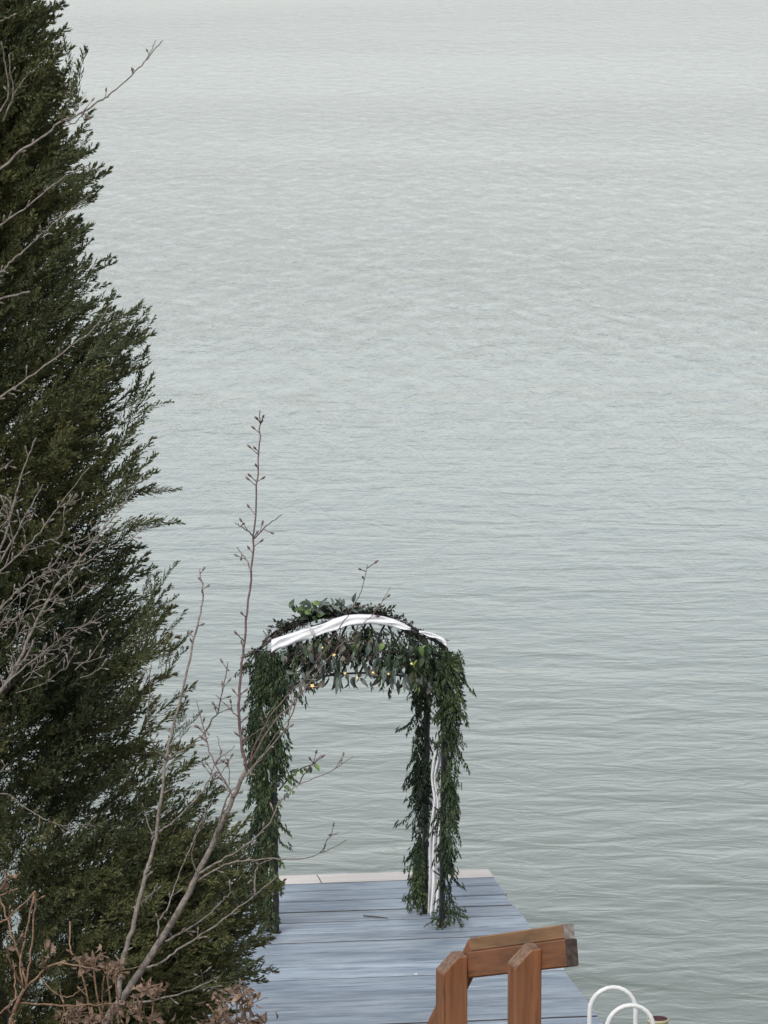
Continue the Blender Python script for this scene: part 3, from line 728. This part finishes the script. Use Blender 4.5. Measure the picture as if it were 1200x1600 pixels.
# ------------------------------------------------------------------ bare twigs
class Twiggy:
    def __init__(s, root, mat): s.root = root; s.mat = mat
    def add(s, px_pts, D, r0, r1, D1=None, spurs=1.0, name='branch', mat=None, spur_len=.03, wob=1.0):
        D1 = D if D1 is None else D1; n = len(px_pts)
        pts = [P(x, y, D + (D1 - D) * i / (n - 1)) for i, (x, y) in enumerate(px_pts)]
        sm = catmull(pts, 5); m = len(sm)
        sm = [p + Vector(rng.normal(0, .0016 * wob, 3)) if 0 < i < m - 1 else p for i, p in enumerate(sm)]
        r0, r1 = r0 * (.88 if r0 > .009 else .74), r1 * .72
        rad = [r0 + (r1 - r0) * (i / (m - 1)) ** .8 for i in range(m)]
        tb = Tubes(); tb.add(sm, rad, 7)
        total = sum((sm[i + 1] - sm[i]).length for i in range(m - 1)); nsp = int(total / .055 * spurs)
        for k in range(nsp):
            a = rng.uniform(.08, .98); p = hp(sm, a); i = int(a * (m - 1)); t = (sm[min(i + 1, m - 1)] - sm[max(i - 1, 0)]).normalized()
            sd_ = Vector(rng.normal(0, 1, 3)); sd_ = (sd_ - t * sd_.dot(t)).normalized(); dd = (t * .8 + sd_).normalized(); l = spur_len * rng.uniform(.4, 1.2)
            rr = min(.003, max(.0018, rad[i] * .6)); tb.add([p, p + dd * l * .6, p + dd * l], [rr, rr * .8, rr * 1.1], 4)
            e = p + dd * l; tb.add([e - dd * .002, e + dd * .004, e + dd * .010, e + dd * .016], [.0015, .0038, .0034, .0006], 5)
        return tb.build(name, mat or s.mat, s.root)
SD = 14.0
sap_base = P(60, 1930, SD + .1)
sap = thing('bare_sapling', (sap_base.x, sap_base.y, ground_z(sap_base.x, sap_base.y)), 'bare budding sapling in front whose tallest whip rises left of the arch', 'sapling')
T = Twiggy(sap, M['twig'])
T.add([(60, 1960), (110, 1740), (165, 1600), (187, 1565), (225, 1509), (277, 1426), (307, 1370), (337, 1308), (364, 1247), (386, 1200)], SD, .019, .0095, spurs=.25, name='stem')
T.add([(386, 1202), (377, 1161), (373, 1112), (377, 1056), (382, 1000), (390, 922), (397, 840), (401, 757), (405, 694), (406, 641)], SD, .0080, .0024, spurs=1.3, mat=M['twig_red'], name='leader')
T.add([(184, 1562), (191, 1509), (210, 1437), (225, 1377), (231, 1352), (246, 1292), (259, 1187), (270, 1139), (287, 1075), (303, 1000), (315, 949), (317, 919), (312, 889)], SD - .1, .0105, .0026, SD + .3, .8)
for pts, r0, r1, sp in [
    ([(259, 1187), (240, 1165), (231, 1124), (234, 1075), (236, 1037)], .0042, .002, .8),
    ([(260, 1188), (292, 1169), (315, 1150), (330, 1132)], .0036, .0018, .8),
    ([(249, 1300), (270, 1285), (300, 1255), (326, 1221), (337, 1191), (367, 1165)], .0045, .0018, 1.2),
    ([(364, 1246), (356, 1229), (330, 1184), (319, 1139), (307, 1097)], .0048, .0018, 1.4),
    ([(322, 1142), (339, 1112), (349, 1075), (356, 1034)], .0036, .0018, 1.4),
    ([(373, 1120), (355, 1104), (337, 1086)], .003, .0018, .7), ([(378, 1164), (392, 1150), (410, 1138)], .003, .002, .5),
    ([(397, 842), (416, 821), (441, 804)], .0032, .0018, .8), ([(396, 838), (380, 824), (367, 817)], .0032, .0016, 1.0), ([(392, 892), (382, 870), (371, 855)], .0034, .0022, .5),
    ([(386, 1198), (403, 1153), (437, 1100), (477, 1060), (500, 1027), (523, 993), (547, 957), (560, 933), (570, 905), (574, 882)], .0040, .0013, .5),
    ([(384, 1204), (427, 1130), (457, 1100), (487, 1063), (512, 1030), (540, 1000), (573, 970), (593, 947), (610, 918)], .0040, .0013, .5),
    ([(380, 1215), (400, 1193), (440, 1147), (457, 1113), (468, 1080), (480, 1050)], .0048, .002, .6),
    ([(337, 1308), (353, 1250), (372, 1226), (400, 1195), (430, 1150), (455, 1118)], .004, .0018, .6),
    ([(311, 1365), (345, 1345), (390, 1317), (417, 1290), (438, 1253), (450, 1243), (467, 1226), (507, 1210), (552, 1182)], .0055, .0016, .6),
    ([(467, 1226), (477, 1207), (490, 1192), (503, 1180)], .003, .0015, 1), ([(311, 1375), (350, 1352), (400, 1343), (463, 1342), (507, 1330), (542, 1312)], .005, .0017, .6),
    ([(500, 1332), (515, 1308), (530, 1300)], .0022, .0013, .5),
    ([(229, 1512), (255, 1501), (285, 1479), (337, 1445), (397, 1400), (433, 1368)], .0062, .003, .5), ([(397, 1400), (398, 1370), (402, 1355), (415, 1345)], .004, .0022, .6),
    ([(259, 1471), (285, 1456), (319, 1434), (345, 1410), (362, 1394)], .0055, .0022, .9), ([(307, 1440), (309, 1420)], .003, .0022, .5),
    ([(246, 1464), (248, 1440), (259, 1422), (277, 1374), (296, 1329), (307, 1299), (332, 1250)], .0045, .0017, .7),
    ([(187, 1569), (247, 1561), (300, 1546), (343, 1525)], .0060, .0024, .6), ([(318, 1541), (335, 1545), (349, 1552)], .003, .0018, 1), ([(318, 1538), (314, 1516)], .003, .002, 1),
    ([(219, 1412), (237, 1398), (246, 1380)], .0034, .002, 1), ([(247, 1298), (235, 1297), (222, 1255)], .003, .0018, 1.2), ([(311, 1372), (300, 1340), (306, 1310), (318, 1280)], .003, .0016, 1),
    ([(337, 1191), (345, 1180), (339, 1150)], .0026, .0016, 1.5), ([(356, 1229), (358, 1205), (352, 1180)], .0026, .0016, 1.5), ([(326, 1221), (340, 1215), (358, 1190)], .0026, .0016, 1.5)]:
    T.add(pts, SD - .02, r0, r1, SD + rng.uniform(-.25, .25), sp, mat=M['twig'] if pts[0][1] > 1290 or pts[0][0] < 300 else random.choice([M['twig'], M['twig_red']]))

# bare tree on the far left, trunk just out of the frame
BD = 16.0
bt_base = P(-190, 1900, BD)
bt = thing('bare_tree', (bt_base.x, bt_base.y, ground_z(bt_base.x, bt_base.y)), 'leafless grey tree reaching its long twigs across the cedar from the left edge', 'tree')
T = Twiggy(bt, M['twig'])
T.add([(-190, 2100), (-185, 1800), (-170, 1400), (-150, 1000), (-120, 600), (-110, 300), (-100, 50)], BD, .045, .010, spurs=.1, name='trunk')
for pts, r0, r1, sp in [
    ([(-120, 350), (-50, 295), (0, 265), (32, 237), (70, 212), (95, 190), (125, 178), (160, 155), (175, 145), (212, 112), (230, 92), (254, 63)], .0085, .0024, .35),
    ([(228, 94), (238, 76), (243, 63)], .0028, .0018, .3), ([(95, 190), (106, 168), (112, 145)], .0034, .002, 1), ([(100, 188), (118, 192), (135, 168)], .0034, .002, 1),
    ([(-130, 440), (-50, 390), (0, 352), (37, 327), (80, 292), (102, 277), (140, 257)], .0075, .0024, .9), ([(-140, 520), (-40, 450), (0, 427), (15, 412), (45, 385), (75, 357), (107, 332), (143, 302)], .0075, .0022, 1.0),
    ([(-140, 500), (-40, 480), (0, 467), (46, 456)], .0065, .0050, .2), ([(-150, 720), (-60, 660), (0, 620), (30, 600), (70, 572), (117, 537), (150, 510), (173, 474)], .0075, .0024, .5),
    ([(-110, 260), (-30, 200), (12, 155), (8, 100), (2, 65)], .0055, .0032, .4), ([(5, 190), (20, 150), (17, 115), (14, 85)], .0045, .003, .4), ([(20, 150), (35, 128), (48, 110)], .0035, .002, .5), ([(-80, 90), (-10, 40), (18, 24)], .005, .0032, .4),
    ([(-150, 1150), (-60, 960), (0, 855), (19, 799), (37, 731), (57, 684)], .0085, .003, .8), ([(-60, 960), (11, 859), (37, 810), (67, 757)], .006, .0026, 1), ([(-80, 800), (0, 735), (20, 719)], .005, .003, .6), ([(28, 830), (44, 812), (55, 798)], .003, .002, 1),
    ([(-130, 1080), (-40, 930), (0, 892), (37, 859), (67, 825), (90, 793), (139, 731)], .0065, .002, .8), ([(90, 793), (108, 787), (128, 779)], .003, .0018, 1.2), ([(30, 862), (50, 858), (70, 852)], .003, .0018, 1.2),
    ([(-140, 1400), (-40, 1150), (20, 1050), (45, 997), (82, 922), (112, 889), (150, 840), (187, 795), (225, 739)], .0095, .0022, 1), ([(112, 889), (140, 876), (165, 858), (206, 840), (235, 818)], .0042, .0016, 1.1),
    ([(-120, 1200), (-40, 1010), (0, 952), (45, 911), (80, 893), (112, 886)], .0055, .0024, 1.4), ([(22, 1000), (40, 950), (56, 911), (86, 880), (98, 860)], .0045, .002, 1.5), ([(60, 965), (90, 940), (118, 930), (138, 910)], .0035, .0018, 1.6),
    ([(82, 922), (88, 900), (110, 870), (115, 850)], .003, .0018, 1.5), ([(-100, 1250), (-20, 1120), (10, 1068), (45, 1020), (52, 1000)], .0075, .0045, .7), ([(10, 1068), (40, 1040), (80, 1010), (110, 985)], .005, .002, 1.5),
    ([(-60, 1290), (0, 1240), (40, 1262), (75, 1282), (100, 1290)], .0035, .002, 1), ([(100, 1290), (145, 1291), (147, 1310)], .0028, .002, .8), ([(-30, 1230), (0, 1206), (12, 1192)], .003, .002, .8)]:
    T.add(pts, BD - .1, r0, r1, BD + rng.uniform(-.5, .3), sp)
for k in range(38):                                                # fine twig tangle
    x, y = rng.uniform(-30, 130), rng.uniform(820, 1090); a = rng.normal(.95, .5); l = rng.uniform(30, 90)
    pts = [(x, y), (x + l * .5 * math.cos(a) + rng.normal(0, 4), y - l * .5 * math.sin(a)), (x + l * math.cos(a + .15), y - l * math.sin(a + .15))]
    T.add(pts, BD + rng.uniform(-.7, .4), .0028, .0014, None, 1.5)

# dried canes at bottom left
CD = 13.2
cb = P(10, 1640, CD)
cane = thing('dry_cane_shrub', (cb.x, cb.y, ground_z(cb.x, cb.y)), 'clump of orange brown dry canes fanning from one joint at the lower left corner', 'shrub')
T = Twiggy(cane, M['cane'])
for pts, r0, r1 in [([(-20, 1900), (-5, 1700), (15, 1600), (38, 1545)], .0095, .007), ([(38, 1545), (20, 1512), (12, 1485), (10, 1462)], .0045, .0032), ([(42, 1540), (28, 1490), (12, 1440), (0, 1405), (-6, 1380)], .005, .0035),
                    ([(36, 1546), (32, 1500), (41, 1460), (53, 1395)], .0048, .0035), ([(40, 1545), (45, 1512), (52, 1450), (56, 1397)], .0046, .0035), ([(-30, 1460), (0, 1443), (26, 1422), (54, 1393)], .0046, .0034), ([(54, 1393), (56, 1402), (52, 1412)], .005, .004),
                    ([(40, 1545), (64, 1520), (90, 1505), (120, 1509), (157, 1516)], .0052, .0032), ([(-30, 1600), (0, 1582), (34, 1554)], .0045, .004), ([(24, 1560), (22, 1530), (20, 1500)], .004, .002), ([(-40, 1420), (0, 1400), (28, 1388)], .004, .0028),
                    ([(30, 1567), (94, 1572), (150, 1570), (190, 1566)], .0045, .003), ([(60, 1525), (85, 1550), (105, 1558), (125, 1548), (138, 1538)], .003, .002), ([(98, 1600), (100, 1570), (94, 1545)], .0026, .0018), ([(158, 1600), (160, 1560), (163, 1525)], .0034, .0026),
                    ([(113, 1492), (109, 1475), (109, 1440)], .0030, .0034), ([(66, 1515), (66, 1490), (63, 1478)], .0036, .0024), ([(0, 1390), (10, 1372), (8, 1358)], .006, .004), ([(8, 1375), (20, 1370), (32, 1363)], .003, .002)]:
    T.add(pts, CD, r0, r1, CD + rng.uniform(-.15, .15), .35, name='cane')
for k in range(16):
    x, y = random.choice([(8, 1372), (78, 1485), (82, 1490), (66, 1500), (25, 1480), (60, 1550)]); put_leaf(cane, 'deadleaf', P(x + rng.normal(0, 6), y + rng.normal(0, 7), CD), rng.normal(0, 1, 3), rng.uniform(0, 6), rng.uniform(.4, .7))

def dead_shrub(px, py, D, label, clusters, n, scale=1):
    b0 = P(px, py, D); root = thing('dry_leaf_shrub', (b0.x, b0.y, ground_z(b0.x, b0.y)), label, 'shrub', 'shrubs holding dead brown leaves')
    T = Twiggy(root, M['cane'])
    for (x, y, sx, sy) in clusters:
        T.add([(px, 1900), (px + (x - px) * .4, 1720), (x - sx * .3, y + sy * 1.2), (x, y), (x + sx * .5, y - sy * .8)], D, .006, .002, D + rng.uniform(-.15, .15), .3, name='stem')
        for q in range(2): T.add([(x - sx * .3, y + sy), (x + rng.normal(0, sx * .6), y), (x + rng.normal(0, sx), y - sy * .8)], D, .003, .0015, None, .4)
    for k in range(n):
        x, y, sx, sy = clusters[rng.integers(len(clusters))]
        put_leaf(root, 'deadleaf', P(x + rng.normal(0, sx * .55), y + rng.normal(0, sy * .55), D + rng.uniform(-.12, .12)), rng.normal(0, 1, 3) + np.array([0, -.3, -.2]), rng.uniform(0, 6.28), scale * rng.uniform(.55, 1.05))
dead_shrub(200, 1640, 13.4, 'shrub with curled reddish brown dead leaves round the foot of the bare sapling', [(130, 1505, 14, 8), (150, 1500, 14, 16), (172, 1512, 16, 12), (185, 1520, 12, 14), (225, 1545, 12, 12), (245, 1548, 12, 10), (205, 1580, 22, 12), (240, 1592, 22, 12), (120, 1575, 18, 10), (110, 1592, 16, 8), (150, 1590, 22, 10)], 215, .62)
dead_shrub(370, 1640, 14.6, 'shrub with pale brown dead leaves in front of the dock\'s left side', [(375, 1550, 16, 10), (350, 1568, 22, 14), (385, 1570, 14, 14), (340, 1592, 26, 12), (375, 1596, 22, 10), (405, 1598, 14, 6)], 170, .62)
